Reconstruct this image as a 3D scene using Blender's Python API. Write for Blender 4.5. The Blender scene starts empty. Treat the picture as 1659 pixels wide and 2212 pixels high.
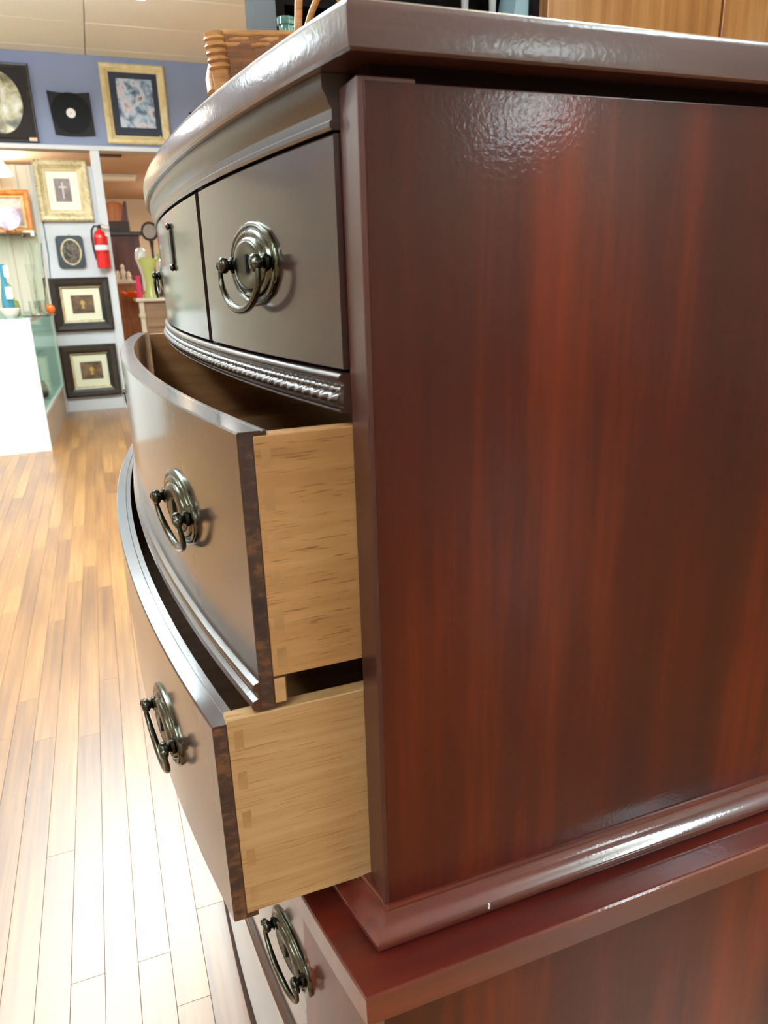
import bpy, bmesh, math, random
from mathutils import Matrix, Vector, Euler

R = math.radians
scn = bpy.context.scene
COL = scn.collection
random.seed(7)

# ------------------------------------------------------------------ camera
IMG_W, IMG_H, FPX = 1659, 2212, 1559.45
cam_d = bpy.data.cameras.new('camera')
cam = bpy.data.objects.new('camera', cam_d)
COL.objects.link(cam)
yaw, pit, rol = R(20.651), R(18.035), R(1.649)
cy_, sy_, cp_, sp_ = math.cos(yaw), math.sin(yaw), math.cos(pit), math.sin(pit)
fwd = Vector((sy_ * cp_, cy_ * cp_, -sp_))
rgt = Vector((cy_, -sy_, 0))
dwn = fwd.cross(rgt)
r2 = math.cos(rol) * rgt + math.sin(rol) * dwn
d2 = -math.sin(rol) * rgt + math.cos(rol) * dwn
CAM = Vector((-0.14616, -0.4, 1.05))
cam.matrix_world = Matrix(((r2.x, -d2.x, -fwd.x, CAM.x), (r2.y, -d2.y, -fwd.y, CAM.y),
                           (r2.z, -d2.z, -fwd.z, CAM.z), (0, 0, 0, 1)))
cam_d.sensor_fit = 'HORIZONTAL'
cam_d.sensor_width = 36.0
cam_d.lens = 36.0 * FPX / IMG_W
cam_d.clip_start = 0.02
cam_d.dof.use_dof = True
cam_d.dof.focus_distance = 0.72
cam_d.dof.aperture_fstop = 16
scn.camera = cam

# ------------------------------------------------------------------ world, exposure
wd = bpy.data.worlds.new('world')
scn.world = wd
wd.use_nodes = True
wd.node_tree.nodes['Background'].inputs[0].default_value = (0.9, 0.95, 1.0, 1)
wd.node_tree.nodes['Background'].inputs[1].default_value = 0.25
scn.view_settings.view_transform = 'Standard'
scn.view_settings.look = 'None'
scn.view_settings.exposure = 0.0
scn.view_settings.gamma = 1.0
scn.view_settings.use_curve_mapping = False
LAMP = 34.0          # radiance of the fluorescent diffusers
BACKLAMP = 40.0
# centres of the hung fluorescents in the main room, two added for floor glare
MAIN_LIGHTS = [(-.35, 3.05, 1), (-.30, 4.0, 1), (-1.0, 2.1, 1), (-2.95, 4.4, 0), (1.9, -1.6, 0), (4.1, -6.4, 0), (1.7, 2.4, 0), (-1.3, -1.2, 0), (-3.4, .6, 0), (-3.4, -3.6, 0), (-1.6, -5.6, 0)]   # last value 1: runs across the room
BACK_LIGHTS = [(1.9, 8.2), (-1.0, 8.6), (1.7, 11.4)]  # unseen; the farthest was added to brighten the far wall

# ------------------------------------------------------------------ materials
MATS = {}
def srgb(r, g, b):
    f = lambda c: (c / 255 / 12.92) if c / 255 <= 0.04045 else ((c / 255 + 0.055) / 1.055) ** 2.4
    return (f(r), f(g), f(b), 1)

def new_mat(name):
    m = bpy.data.materials.new(name)
    m.use_nodes = True
    return m, m.node_tree.nodes, m.node_tree.links, m.node_tree.nodes['Principled BSDF']

def plain(name, c, rough=0.5, metal=0.0, bump=0.0, bscale=200, var=0.0, vscale=8, coat=0.0, spec=0.5, trans=0.0, ior=1.45, emit=None, es=0.0):
    if name in MATS: return MATS[name]
    m, N, L, P = new_mat(name)
    P.inputs['Base Color'].default_value = c
    P.inputs['Roughness'].default_value = rough
    P.inputs['Metallic'].default_value = metal
    P.inputs['Coat Weight'].default_value = coat
    P.inputs['Coat Roughness'].default_value = 0.1
    P.inputs['Specular IOR Level'].default_value = spec
    P.inputs['Transmission Weight'].default_value = trans
    P.inputs['IOR'].default_value = ior
    if emit:
        P.inputs['Emission Color'].default_value = emit
        P.inputs['Emission Strength'].default_value = es
    tc = N.new('ShaderNodeTexCoord')
    if var > 0:
        n = N.new('ShaderNodeTexNoise'); n.inputs['Scale'].default_value = vscale; n.inputs['Detail'].default_value = 4
        L.new(tc.outputs['Object'], n.inputs['Vector'])
        mx = N.new('ShaderNodeMix'); mx.data_type = 'RGBA'
        mx.inputs[6].default_value = tuple(max(0, x * (1 - var)) for x in c[:3]) + (1,)
        mx.inputs[7].default_value = tuple(min(1, x * (1 + var)) for x in c[:3]) + (1,)
        L.new(n.outputs['Fac'], mx.inputs[0]); L.new(mx.outputs[2], P.inputs['Base Color'])
    if bump > 0:
        n = N.new('ShaderNodeTexNoise'); n.inputs['Scale'].default_value = bscale; n.inputs['Detail'].default_value = 3
        L.new(tc.outputs['Object'], n.inputs['Vector'])
        b = N.new('ShaderNodeBump'); b.inputs['Strength'].default_value = bump; b.inputs['Distance'].default_value = 0.002
        L.new(n.outputs['Fac'], b.inputs['Height']); L.new(b.outputs['Normal'], P.inputs['Normal'])
    MATS[name] = m
    return m

def ramp(N, stops):
    r = N.new('ShaderNodeValToRGB')
    e = r.color_ramp.elements
    while len(e) < len(stops): e.new(0.5)
    for i, (p, c) in enumerate(stops):
        e[i].position = p; e[i].color = c
    return r

def wood(name, dark, mid, light, grain=(60, 60, 3), mottle=4.0, rough=0.3, coat=0.4, bump=0.15, bscale=260, coat_rough=0.12, flecks=None, rnd=0.0, cior=1.5, spec=0.5, gl=0.2, fib=0.55):
    """stained timber: fibres stretched along one axis over broad mottling, lacquer on top"""
    if name in MATS: return MATS[name]
    m, N, L, P = new_mat(name)
    tc = N.new('ShaderNodeTexCoord')
    mp = N.new('ShaderNodeMapping'); mp.inputs['Scale'].default_value = grain
    L.new(tc.outputs['Object'], mp.inputs['Vector'])
    if rnd:
        oi = N.new('ShaderNodeObjectInfo')
        mv = N.new('ShaderNodeVectorMath'); mv.operation = 'SCALE'; mv.inputs[0].default_value = (37, 53, 19)
        L.new(oi.outputs['Random'], mv.inputs['Scale'])
        L.new(mv.outputs[0], mp.inputs['Location'])
    n1 = N.new('ShaderNodeTexNoise'); n1.inputs['Scale'].default_value = 1; n1.inputs['Detail'].default_value = 6; n1.inputs['Roughness'].default_value = 0.6
    L.new(mp.outputs[0], n1.inputs['Vector'])
    n2 = N.new('ShaderNodeTexNoise'); n2.inputs['Scale'].default_value = mottle; n2.inputs['Detail'].default_value = 3
    mp2 = N.new('ShaderNodeMapping'); g = grain; mg = min(g)
    mp2.inputs['Scale'].default_value = tuple(0.4 if x == mg else 1.6 for x in g)
    L.new(tc.outputs['Object'], mp2.inputs['Vector']); L.new(mp2.outputs[0], n2.inputs['Vector'])
    ad = N.new('ShaderNodeMath'); ad.operation = 'MULTIPLY_ADD'; ad.inputs[1].default_value = fib
    L.new(n1.outputs['Fac'], ad.inputs[0])
    m2 = N.new('ShaderNodeMath'); m2.operation = 'MULTIPLY'; m2.inputs[1].default_value = 1 - fib
    L.new(n2.outputs['Fac'], m2.inputs[0]); L.new(m2.outputs[0], ad.inputs[2])
    src = ad.outputs[0]
    if rnd:
        a2 = N.new('ShaderNodeMath'); a2.operation = 'MULTIPLY_ADD'; a2.inputs[1].default_value = rnd; a2.inputs[2].default_value = -rnd / 2
        L.new(oi.outputs['Random'], a2.inputs[0])
        a3 = N.new('ShaderNodeMath'); a3.operation = 'ADD'
        L.new(a2.outputs[0], a3.inputs[0]); L.new(src, a3.inputs[1]); src = a3.outputs[0]
    rp = ramp(N, [(0.33, dark), (0.5, mid), (0.68, light)])
    L.new(src, rp.inputs[0])
    col = rp.outputs[0]
    if flecks:
        fs, fc, thr = flecks
        mp3 = N.new('ShaderNodeMapping'); mp3.inputs['Scale'].default_value = fs
        L.new(tc.outputs['Object'], mp3.inputs['Vector'])
        n3 = N.new('ShaderNodeTexNoise'); n3.inputs['Scale'].default_value = 1; n3.inputs['Detail'].default_value = 1
        L.new(mp3.outputs[0], n3.inputs['Vector'])
        r3 = ramp(N, [(thr, (0, 0, 0, 1)), (thr + 0.06, (1, 1, 1, 1))]); L.new(n3.outputs['Fac'], r3.inputs[0])
        mx = N.new('ShaderNodeMix'); mx.data_type = 'RGBA'; mx.inputs[7].default_value = fc
        L.new(r3.outputs[0], mx.inputs[0]); L.new(col, mx.inputs[6]); col = mx.outputs[2]
    L.new(col, P.inputs['Base Color'])
    P.inputs['Roughness'].default_value = rough
    P.inputs['Coat Weight'].default_value = coat
    P.inputs['Coat Roughness'].default_value = coat_rough
    P.inputs['Coat IOR'].default_value = cior
    P.inputs['Specular IOR Level'].default_value = spec
    n4 = N.new('ShaderNodeTexNoise'); n4.inputs['Scale'].default_value = bscale; n4.inputs['Detail'].default_value = 2
    L.new(tc.outputs['Object'], n4.inputs['Vector'])
    mxb = N.new('ShaderNodeMath'); mxb.operation = 'MULTIPLY_ADD'; mxb.inputs[1].default_value = gl
    L.new(n1.outputs['Fac'], mxb.inputs[0]); L.new(n4.outputs['Fac'], mxb.inputs[2])
    b = N.new('ShaderNodeBump'); b.inputs['Strength'].default_value = bump; b.inputs['Distance'].default_value = 0.001
    L.new(mxb.outputs[0], b.inputs['Height']); L.new(b.outputs['Normal'], P.inputs['Normal']); L.new(b.outputs['Normal'], P.inputs['Coat Normal'])
    MATS[name] = m
    return m

def emitter(name, c, s):
    if name in MATS: return MATS[name]
    m, N, L, P = new_mat(name)
    P.inputs['Base Color'].default_value = (0.8, 0.8, 0.8, 1)
    P.inputs['Emission Color'].default_value = c
    P.inputs['Emission Strength'].default_value = s
    MATS[name] = m
    return m

def print_mat(name, cols, scale=9, rough=0.35, detail=5):
    """a flat printed picture: soft blotches of the print's own colours"""
    if name in MATS: return MATS[name]
    m, N, L, P = new_mat(name)
    tc = N.new('ShaderNodeTexCoord')
    n = N.new('ShaderNodeTexNoise'); n.inputs['Scale'].default_value = scale; n.inputs['Detail'].default_value = detail; n.inputs['Distortion'].default_value = 0.6
    L.new(tc.outputs['Object'], n.inputs['Vector'])
    k = len(cols)
    r = ramp(N, [(0.32 + 0.36 * i / (k - 1), c) for i, c in enumerate(cols)])
    L.new(n.outputs['Fac'], r.inputs[0]); L.new(r.outputs[0], P.inputs['Base Color'])
    P.inputs['Roughness'].default_value = rough
    MATS[name] = m
    return m

PANEL = wood('mahogany_panel', srgb(36, 8, 5), srgb(68, 16, 6), srgb(120, 40, 9), grain=(26, 26, 1.6), mottle=3.0, rough=0.45, coat=0.55, bump=0.09, bscale=330, coat_rough=0.10, spec=.2, fib=.38)
DARKW = wood('mahogany_dark', srgb(28, 12, 9), srgb(42, 18, 12), srgb(60, 26, 16), grain=(40, 3, 40), mottle=5, rough=0.38, coat=0.7, bump=0.12, bscale=300, coat_rough=0.16)
FRONT = wood('mahogany_front', srgb(28, 9, 7), srgb(42, 13, 9), srgb(62, 20, 11), grain=(30, 4, 30), mottle=6, rough=0.4, coat=1.0, cior=1.72, spec=.4, bump=0.04, bscale=220, coat_rough=0.12)
SLABW = wood('mahogany_top', srgb(56, 32, 30), srgb(74, 44, 42), srgb(92, 58, 54), grain=(4, 60, 60), mottle=5, rough=0.42, coat=1.0, cior=1.5, bump=0.10, bscale=340, coat_rough=0.15, gl=1.0)
WAIST = wood('mahogany_waist', srgb(54, 13, 8), srgb(80, 20, 12), srgb(108, 34, 17), grain=(3, 50, 50), mottle=6, rough=0.4, coat=1.0, bump=0.06, bscale=300, coat_rough=0.08)
OAK = wood('oak_side', srgb(142, 98, 54), srgb(160, 115, 68), srgb(178, 134, 86), grain=(6, 60, 90), mottle=6, rough=0.6, coat=0.0, bump=0.2, bscale=300,
           flecks=((42, 200, 900), srgb(122, 82, 44), 0.64))
OAK2 = wood('oak_side_pale', srgb(152, 112, 70), srgb(168, 128, 84), srgb(182, 144, 102), grain=(5, 60, 160), mottle=6, rough=0.6, coat=0.0, bump=0.2, bscale=300,
            flecks=((26, 200, 800), srgb(150, 104, 58), 0.63))
INNER = wood('drawer_inside', srgb(120, 78, 42), srgb(146, 98, 56), srgb(166, 116, 70), grain=(5, 60, 70), rough=0.65, coat=0.0)
PLY = wood('dust_board', srgb(70, 48, 32), srgb(92, 64, 42), srgb(110, 80, 54), grain=(5, 40, 40), rough=0.8, coat=0.0)
ENDG = wood('end_grain', srgb(34, 20, 17), srgb(60, 38, 29), srgb(124, 80, 46), grain=(90, 90, 160), mottle=30, rough=0.6, coat=0.0, bump=0.6, bscale=400)
PIN = wood('dovetail_wood', srgb(140, 100, 58), srgb(158, 116, 72), srgb(178, 134, 86), grain=(40, 60, 60), rough=0.7, coat=0.0)
PLANK = wood('oak_plank', srgb(116, 70, 26), srgb(150, 98, 42), srgb(178, 128, 66), grain=(70, 2.5, 40), mottle=3, rough=0.40, coat=1.0, cior=1.6, bump=0.10, bscale=120, coat_rough=0.34, rnd=0.16)
SUBFL = plain('subfloor', srgb(120, 80, 42), 0.8)
BRONZE = plain('antique_brass', srgb(88, 88, 78), 0.22, 1.0, bump=0.06, bscale=160, var=0.25, vscale=30)
BRONZE_D = plain('dark_brass', srgb(70, 68, 62), 0.25, 1.0, bump=0.05, bscale=160)
HOLE = plain('keyhole_dark', srgb(14, 11, 9), 0.8)
BLUEW = plain('blue_wall_paint', srgb(130, 139, 168), 0.7, var=0.06, vscale=3)
WHITEP = plain('white_paint', srgb(206, 207, 211), 0.5, var=0.03, vscale=5)
CREAM = plain('cream_paint', srgb(206, 196, 178), 0.6, var=0.05, vscale=5)
TILE = plain('ceiling_tile_white', srgb(238, 234, 220), 0.9, bump=0.25, bscale=120, var=0.05, vscale=40)
TANC = plain('tan_ceiling', srgb(196, 170, 138), 0.9, var=0.06, vscale=1.5)
GRID = plain('ceiling_grid', srgb(190, 182, 164), 0.6)
GLASS = plain('clear_glass', (0.93, 0.98, 0.95, 1), 0.03, trans=1.0, ior=1.45)
def thin_glass(name, tint, gloss=0.9):
    """a pane: clear tinted transmission under a Fresnel-weighted reflection"""
    m, N, L, P = new_mat(name)
    N.remove(P)
    out = N['Material Output']
    tr = N.new('ShaderNodeBsdfTransparent'); tr.inputs[0].default_value = tint
    gl = N.new('ShaderNodeBsdfGlossy'); gl.inputs['Roughness'].default_value = 0.02
    fr = N.new('ShaderNodeFresnel'); fr.inputs[0].default_value = 1.45
    mu = N.new('ShaderNodeMath'); mu.operation = 'MULTIPLY'; mu.inputs[1].default_value = gloss
    mx = N.new('ShaderNodeMixShader')
    L.new(fr.outputs[0], mu.inputs[0]); L.new(mu.outputs[0], mx.inputs[0]); L.new(tr.outputs[0], mx.inputs[1]); L.new(gl.outputs[0], mx.inputs[2]); L.new(mx.outputs[0], out.inputs[0])
    MATS[name] = m
    return m
GLASSG = thin_glass('green_tint_glass', (0.90, 0.985, 0.945, 1), 0.4)
MELA = plain('white_melamine', srgb(220, 226, 227), 0.4)
TAUPE = plain('taupe_kick', srgb(176, 164, 152), 0.5, var=0.05)

# ------------------------------------------------------------------ object helpers
def finish(me, smooth=None):
    if smooth is not None:
        me.polygons.foreach_set('use_smooth', [True] * len(me.polygons))
        me.set_sharp_from_angle(angle=R(smooth))
    me.update()

def link(name, me, mats, parent=None):
    o = bpy.data.objects.new(name, me)
    for m in (mats if isinstance(mats, (list, tuple)) else [mats]): me.materials.append(m)
    COL.objects.link(o)
    if parent is not None: attach(o, parent)
    return o

def world_of(o):
    m = o.matrix_basis.copy()
    if o.parent is not None: m = world_of(o.parent) @ o.matrix_parent_inverse @ m
    return m

def attach(o, parent):
    o.parent = parent
    o.matrix_parent_inverse = world_of(parent).inverted()

def thing(name, label, cat, loc=(0, 0, 0), group=None):
    o = bpy.data.objects.new(name, None)
    o.empty_display_size = 0.05
    COL.objects.link(o); o.location = loc
    o['label'] = label; o['category'] = cat
    if group: o['group'] = group
    return o

def tag(o, label, cat, group=None):
    o['label'] = label; o['category'] = cat
    if group: o['group'] = group
    return o

def struct(o):
    o['kind'] = 'structure'
    return o

def mesh(name, verts, faces, mats, parent=None, smooth=None, fm=None):
    me = bpy.data.meshes.new(name)
    me.from_pydata([tuple(v) for v in verts], [], faces)
    if fm: me.polygons.foreach_set('material_index', fm)
    bm = bmesh.new(); bm.from_mesh(me); bmesh.ops.recalc_face_normals(bm, faces=bm.faces); bm.to_mesh(me); bm.free()
    finish(me, smooth)
    o = link(name, me, mats, parent)
    if smooth is not None and smooth < 60: weighted(o)
    return o

def weighted(o):
    md = o.modifiers.new('weighted_normal', 'WEIGHTED_NORMAL'); md.keep_sharp = True; md.weight = 80

def box(name, lo, hi, mat, parent=None, bev=0.0, seg=2):
    bm = bmesh.new()
    bmesh.ops.create_cube(bm, size=1)
    for v in bm.verts:
        v.co = Vector((lo[i] + (hi[i] - lo[i]) * (v.co[i] + 0.5) for i in range(3)))
    if bev > 0:
        bmesh.ops.bevel(bm, geom=bm.edges[:], offset=bev, segments=seg, affect='EDGES', profile=0.5)
    me = bpy.data.meshes.new(name); bm.to_mesh(me); bm.free()
    finish(me, 40 if bev > 0 else None)
    o = link(name, me, mat, parent)
    if bev > 0: weighted(o)
    return o

def prism(name, poly, z0, z1, mat, parent=None, bev=0.0):
    """vertical prism over an (x, y) polygon"""
    n = len(poly)
    v = [(x, y, z0) for x, y in poly] + [(x, y, z1) for x, y in poly]
    f = [tuple(range(n))[::-1], tuple(range(n, 2 * n))] + [(i, (i + 1) % n, n + (i + 1) % n, n + i) for i in range(n)]
    o = mesh(name, v, f, mat, parent)
    if bev > 0:
        bm = bmesh.new(); bm.from_mesh(o.data)
        bmesh.ops.bevel(bm, geom=bm.edges[:], offset=bev, segments=2, affect='EDGES', profile=0.5)
        bm.to_mesh(o.data); bm.free(); finish(o.data, 40); weighted(o)
    return o

def loft(name, rings, mat, parent=None, smooth=35, close=True, caps=True):
    n = len(rings[0]); v = [p for r in rings for p in r]; f = []
    for i in range(len(rings) - 1):
        for j in range(n if close else n - 1):
            k = (j + 1) % n
            f.append((i * n + j, i * n + k, (i + 1) * n + k, (i + 1) * n + j))
    if caps:
        f.append(tuple(range(n))[::-1]); f.append(tuple(range((len(rings) - 1) * n, len(rings) * n)))
    return mesh(name, v, f, mat, parent, smooth)

def lathe(name, prof, mat, parent=None, c=(0, 0, 0), seg=24, sx=1.0, sy=1.0, wave=None, smooth=50, caps=True):
    """profile (r, z) turned about the vertical axis through c; wave(k, ang) scales the radius"""
    rings = []
    for i, (r, z) in enumerate(prof):
        ring = []
        for j in range(seg):
            a = 2 * math.pi * j / seg
            w = wave(i / (len(prof) - 1), a) if wave else (1, 0)
            ring.append((c[0] + r * sx * w[0] * math.cos(a), c[1] + r * sy * w[0] * math.sin(a), c[2] + z + w[1]))
        rings.append(ring)
    return loft(name, rings, mat, parent, smooth, True, caps)

def tube_geo(pts, rad, seg=10):
    pts = [Vector(p) for p in pts]; n = len(pts)
    rads = rad if isinstance(rad, (list, tuple)) else [rad] * n
    v, f, up = [], [], None
    for i, p in enumerate(pts):
        t = (pts[min(i + 1, n - 1)] - pts[max(i - 1, 0)]).normalized()
        if up is None:
            up = Vector((0, 0, 1)) if abs(t.z) < 0.9 else Vector((1, 0, 0))
        u = (up - t * up.dot(t)).normalized(); w = t.cross(u); up = u
        for j in range(seg):
            a = 2 * math.pi * j / seg
            v.append(p + (u * math.cos(a) + w * math.sin(a)) * rads[i])
    for i in range(n - 1):
        for j in range(seg):
            k = (j + 1) % seg
            f.append((i * seg + j, i * seg + k, (i + 1) * seg + k, (i + 1) * seg + j))
    f.append(tuple(range(seg))[::-1]); f.append(tuple(range((n - 1) * seg, n * seg)))
    return v, f

def tube(name, pts, rad, mat, parent=None, seg=10):
    v, f = tube_geo(pts, rad, seg)
    return mesh(name, v, f, mat, parent, 50)

def ball(name, c, r, mat, parent=None, s=(1, 1, 1), seg=16):
    bm = bmesh.new(); bmesh.ops.create_uvsphere(bm, u_segments=seg, v_segments=max(6, seg // 2), radius=r)
    for v in bm.verts: v.co = Vector((c[0] + v.co.x * s[0], c[1] + v.co.y * s[1], c[2] + v.co.z * s[2]))
    me = bpy.data.meshes.new(name); bm.to_mesh(me); bm.free(); finish(me, 180)
    return link(name, me, mat, parent)

# ------------------------------------------------------------------ THE ROOM
BACK_Y, CEIL_Z = 6.46, 2.76
ROOM = (-5.0, 5.0, -7.5, BACK_Y)
floor = struct(box('floor', (-5.0, -7.5, -0.10), (5.0, 13.4, -0.0195), SUBFL))
PW, GAP = 0.0508, 0.00016
plank_meshes = {}
def plank_mesh(L):
    key = round(L, 2)
    if key not in plank_meshes:
        o = box('plank', (-PW / 2 + GAP, -key / 2 + GAP, -0.0195), (PW / 2 - GAP, key / 2 - GAP, 0), PLANK, None, 0.0004, 1)
        plank_meshes[key] = o.data
        bpy.data.objects.remove(o)
    return plank_meshes[key]
rest_v, rest_f = [], []
count = 0
ncol = int(10.0 / PW)
rp = random.Random(3)
for ix in range(ncol):
    x = -5.0 + PW * (ix + 0.5)
    y = -7.5 - rp.random() * 1.0
    while y < 13.4:
        L = round(rp.choice((0.55, 0.7, 0.85, 1.0, 1.2, 1.45)), 2)
        near = (-0.98 < x < 0.36 and y + L > 0.25 and y < 6.4) and not (x > 0.06 and y < 4.6)
        if near and count < 290:
            o = bpy.data.objects.new('plank', plank_mesh(L)); COL.objects.link(o)
            o.location = (x, y + L / 2, 0); o.parent = floor; count += 1
        else:
            a, b = x - PW / 2 + GAP, x + PW / 2 - GAP
            c0, c1 = max(y + GAP, -7.5), min(y + L - GAP, 13.4)
            if c1 > c0:
                n = len(rest_v)
                rest_v += [(a, c0, -0.0195), (b, c0, -0.0195), (b, c1, -0.0195), (a, c1, -0.0195), (a, c0, 0), (b, c0, 0), (b, c1, 0), (a, c1, 0)]
                rest_f += [(n + 4, n + 5, n + 6, n + 7), (n, n + 1, n + 5, n + 4), (n + 1, n + 2, n + 6, n + 5), (n + 2, n + 3, n + 7, n + 6), (n + 3, n, n + 4, n + 7)]
        y += L
fr = mesh('floor_boards', rest_v, rest_f, PLANK, floor); fr['kind'] = 'stuff'

ceiling = struct(box('ceiling', (-5.0, -7.5, CEIL_Z + 0.012), (5.0, BACK_Y, CEIL_Z + 0.08), GRID))
tile_me = None
for iy in range(8):
    for ix in range(-2, 3):
        x0, y1 = 0.055 + 1.22 * ix, 6.89 - 0.61 * iy
        y0 = y1 - 0.61
        y1c = min(y1, BACK_Y)
        if iy == 0:
            o = box('ceiling_tile', (x0 + .004, y0 + .004, CEIL_Z), (x0 + 1.216, y1c - .002, CEIL_Z + .012), TILE, ceiling, 0.003, 1)
        else:
            if tile_me is None:
                t = box('ceiling_tile', (-.606, -.301, 0), (.606, .301, .012), TILE, None, 0.003, 1); tile_me = t.data; bpy.data.objects.remove(t)
            o = bpy.data.objects.new('ceiling_tile', tile_me); COL.objects.link(o)
            o.location = (x0 + .61, y0 + .305, CEIL_Z); attach(o, ceiling)
struct(box('ceiling_main', (-5.0, -7.5, CEIL_Z), (5.0, 2.0, CEIL_Z + .012), TILE))
struct(box('wall_back', (-5.0, BACK_Y, 2.10), (5.0, BACK_Y + .12, CEIL_Z + .08), BLUEW))
struct(box('trim_1', (-5.0, BACK_Y - .018, 2.085), (5.0, BACK_Y + .13, 2.118), WHITEP, None, .003))
struct(box('trim_2', (-0.012, BACK_Y - .02, 0), (0.058, BACK_Y + .13, 2.085), WHITEP, None, .004))
struct(box('wall_partition', (-0.475, BACK_Y + .01, 0), (-0.012, BACK_Y + .11, 1.97), WHITEP))
struct(box('trim_3', (-0.50, BACK_Y - .005, 0), (-0.475, BACK_Y + .12, 1.97), CREAM, None, .003))
side = struct(box('wall_panel', (-5.0, BACK_Y + .02, 0), (-0.50, BACK_Y + .11, 1.97), CREAM))
for i in range(14):
    box('batten', (-0.62 - i * .12, BACK_Y + .008, 0), (-0.58 - i * .12, BACK_Y + .0205, 1.97), CREAM, side, .003, 1)
struct(box('baseboard_back', (-0.475, BACK_Y - .005, 0), (-0.012, BACK_Y + .012, .095), WHITEP, None, .003))
struct(box('wall_left', (-5.1, -7.5, 0), (-5.0, 13.4, CEIL_Z + .08), CREAM))
struct(box('wall_right', (5.0, -7.5, 0), (5.1, 13.4, CEIL_Z + .08), CREAM))
struct(box('wall_front', (-5.0, -7.6, 0), (5.0, -7.5, CEIL_Z + .08), CREAM))
# the room behind the opening
BZ = 2.40
struct(box('ceiling_back_room', (-5.0, BACK_Y + .13, BZ), (5.0, 13.4, BZ + .08), TANC))
struct(box('wall_far', (-5.0, 13.3, 0), (5.0, 13.4, BZ), CREAM))

def ceiling_light(x, y, z, lab, em, across=0, w=0.30, l=1.25, drop=.26):  # hung low and glowing on top as well, added to brighten the ceiling
    """fluorescent hung on two rods: its wrapped lens glows down, sideways and up at the ceiling"""
    t = thing('ceiling_light', lab, 'light', (x, y, z), 'ceiling fluorescents' if z > 2.5 else 'back room fluorescents')
    P_ = (lambda u, v, h: (x + v, y + u, z + h)) if across else (lambda u, v, h: (x + u, y + v, z + h))
    for dy in (-.4, .4): tube('rod', [P_(0, dy, -drop + .036), P_(0, dy, 0)], .006, WHITEP, t, 8)
    prof = [(-w / 2, .012), (-w / 2, -.02), (-w / 2 + .04, -.055), (w / 2 - .04, -.055), (w / 2, -.02), (w / 2, .012), (w / 2 - .04, .035), (-w / 2 + .04, .035)]
    loft('diffuser', [[P_(px, yy, -drop + pz) for px, pz in prof] for yy in (-l / 2 + .01, l / 2 - .01)], em, t, 30)
    for yy in (-l / 2, l / 2 - .0099): loft('end_cap', [[P_(px * 1.03, q, -drop + pz * 1.03) for px, pz in prof] for q in (yy, yy + .0099)], WHITEP, t, 30)
EM = emitter('fluorescent_diffuser', (0.77, 0.93, 1.0, 1), LAMP)
EMB = emitter('back_room_diffuser', (1.0, 0.93, 0.8, 1), BACKLAMP)
LL = ['over the floor in front of the display case', 'added to strengthen the floor glare, farthest along the aisle toward the blue wall', 'added to widen the floor glare, over the open drawers of the chest', 'over the left aisle by the blue wall', 'behind the camera, nearest the mahogany side panel', 'in the far corner behind the camera', 'over the wardrobe behind the chest', 'behind the camera on the left', 'by the left wall, level with the chest', 'by the left wall behind the camera', 'at the middle of the ceiling behind the camera']
for (x, y, ac), w_ in zip(MAIN_LIGHTS, LL): ceiling_light(x, y, CEIL_Z, 'white hung fluorescent light ' + w_, EM, ac)
for (x, y), w_ in zip(BACK_LIGHTS, ('right', 'left', 'far (added to brighten the wall)')): ceiling_light(x, y, BZ, 'white hung fluorescent light in the room behind the opening, on its %s side' % w_, EMB, 0, drop=.18)
pd_ = thing('pendant_lamp', 'white globe pendant lamp hanging over the display case', 'lamp', (-1.72, 5.3, CEIL_Z))
tube('cord', [(-1.72, 5.3, 2.28), (-1.72, 5.3, CEIL_Z)], .004, WHITEP, pd_, 8)
ball('globe', (-1.72, 5.3, 2.16), .13, emitter('globe_glow', (1, .95, .86, 1), 24), pd_, (1, 1, .9), 24)

# ------------------------------------------------------------------ THE BOW-FRONT CHEST
W, S, Q, DEP = 1.0993, 0.05336, 0.122, 0.47
def bow(Y, hw=W / 2):
    t2 = ((Y - W / 2) / hw) ** 2
    return -S * (1 - (1 - Q) * t2 - Q * t2 * t2)
def footprint(x0, off, z, n=56, dep=DEP):
    hw = W / 2 + off
    ys = [-off + (W + 2 * off) * i / n for i in range(n + 1)]
    return [(x0 + bow(y, hw), y, z) for y in ys] + [(dep, W + off, z), (dep, -off, z)]
def sweep(name, prof, y0, y1, xo, mat, parent, n=60, yawk=0.0, smooth=35, mod=None, mats_by_edge=None, back_abs=None):
    """closed profile of (forward, z) points carried along the bow from y0 to y1"""
    rings = []
    for i in range(n + 1):
        y = y0 + (y1 - y0) * i / n
        bx = xo + bow(y) + yawk * y
        rings.append([(bx - (dx + (mod(k, y) if mod else 0)), y, z) for k, (dx, z) in enumerate(prof)])
    return loft(name, rings, mat, parent, smooth)

chest = thing('chest_of_drawers', 'tall dark mahogany bow-front chest with two lower drawers pulled open', 'dresser', (0.2, W / 2, 0))
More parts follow.
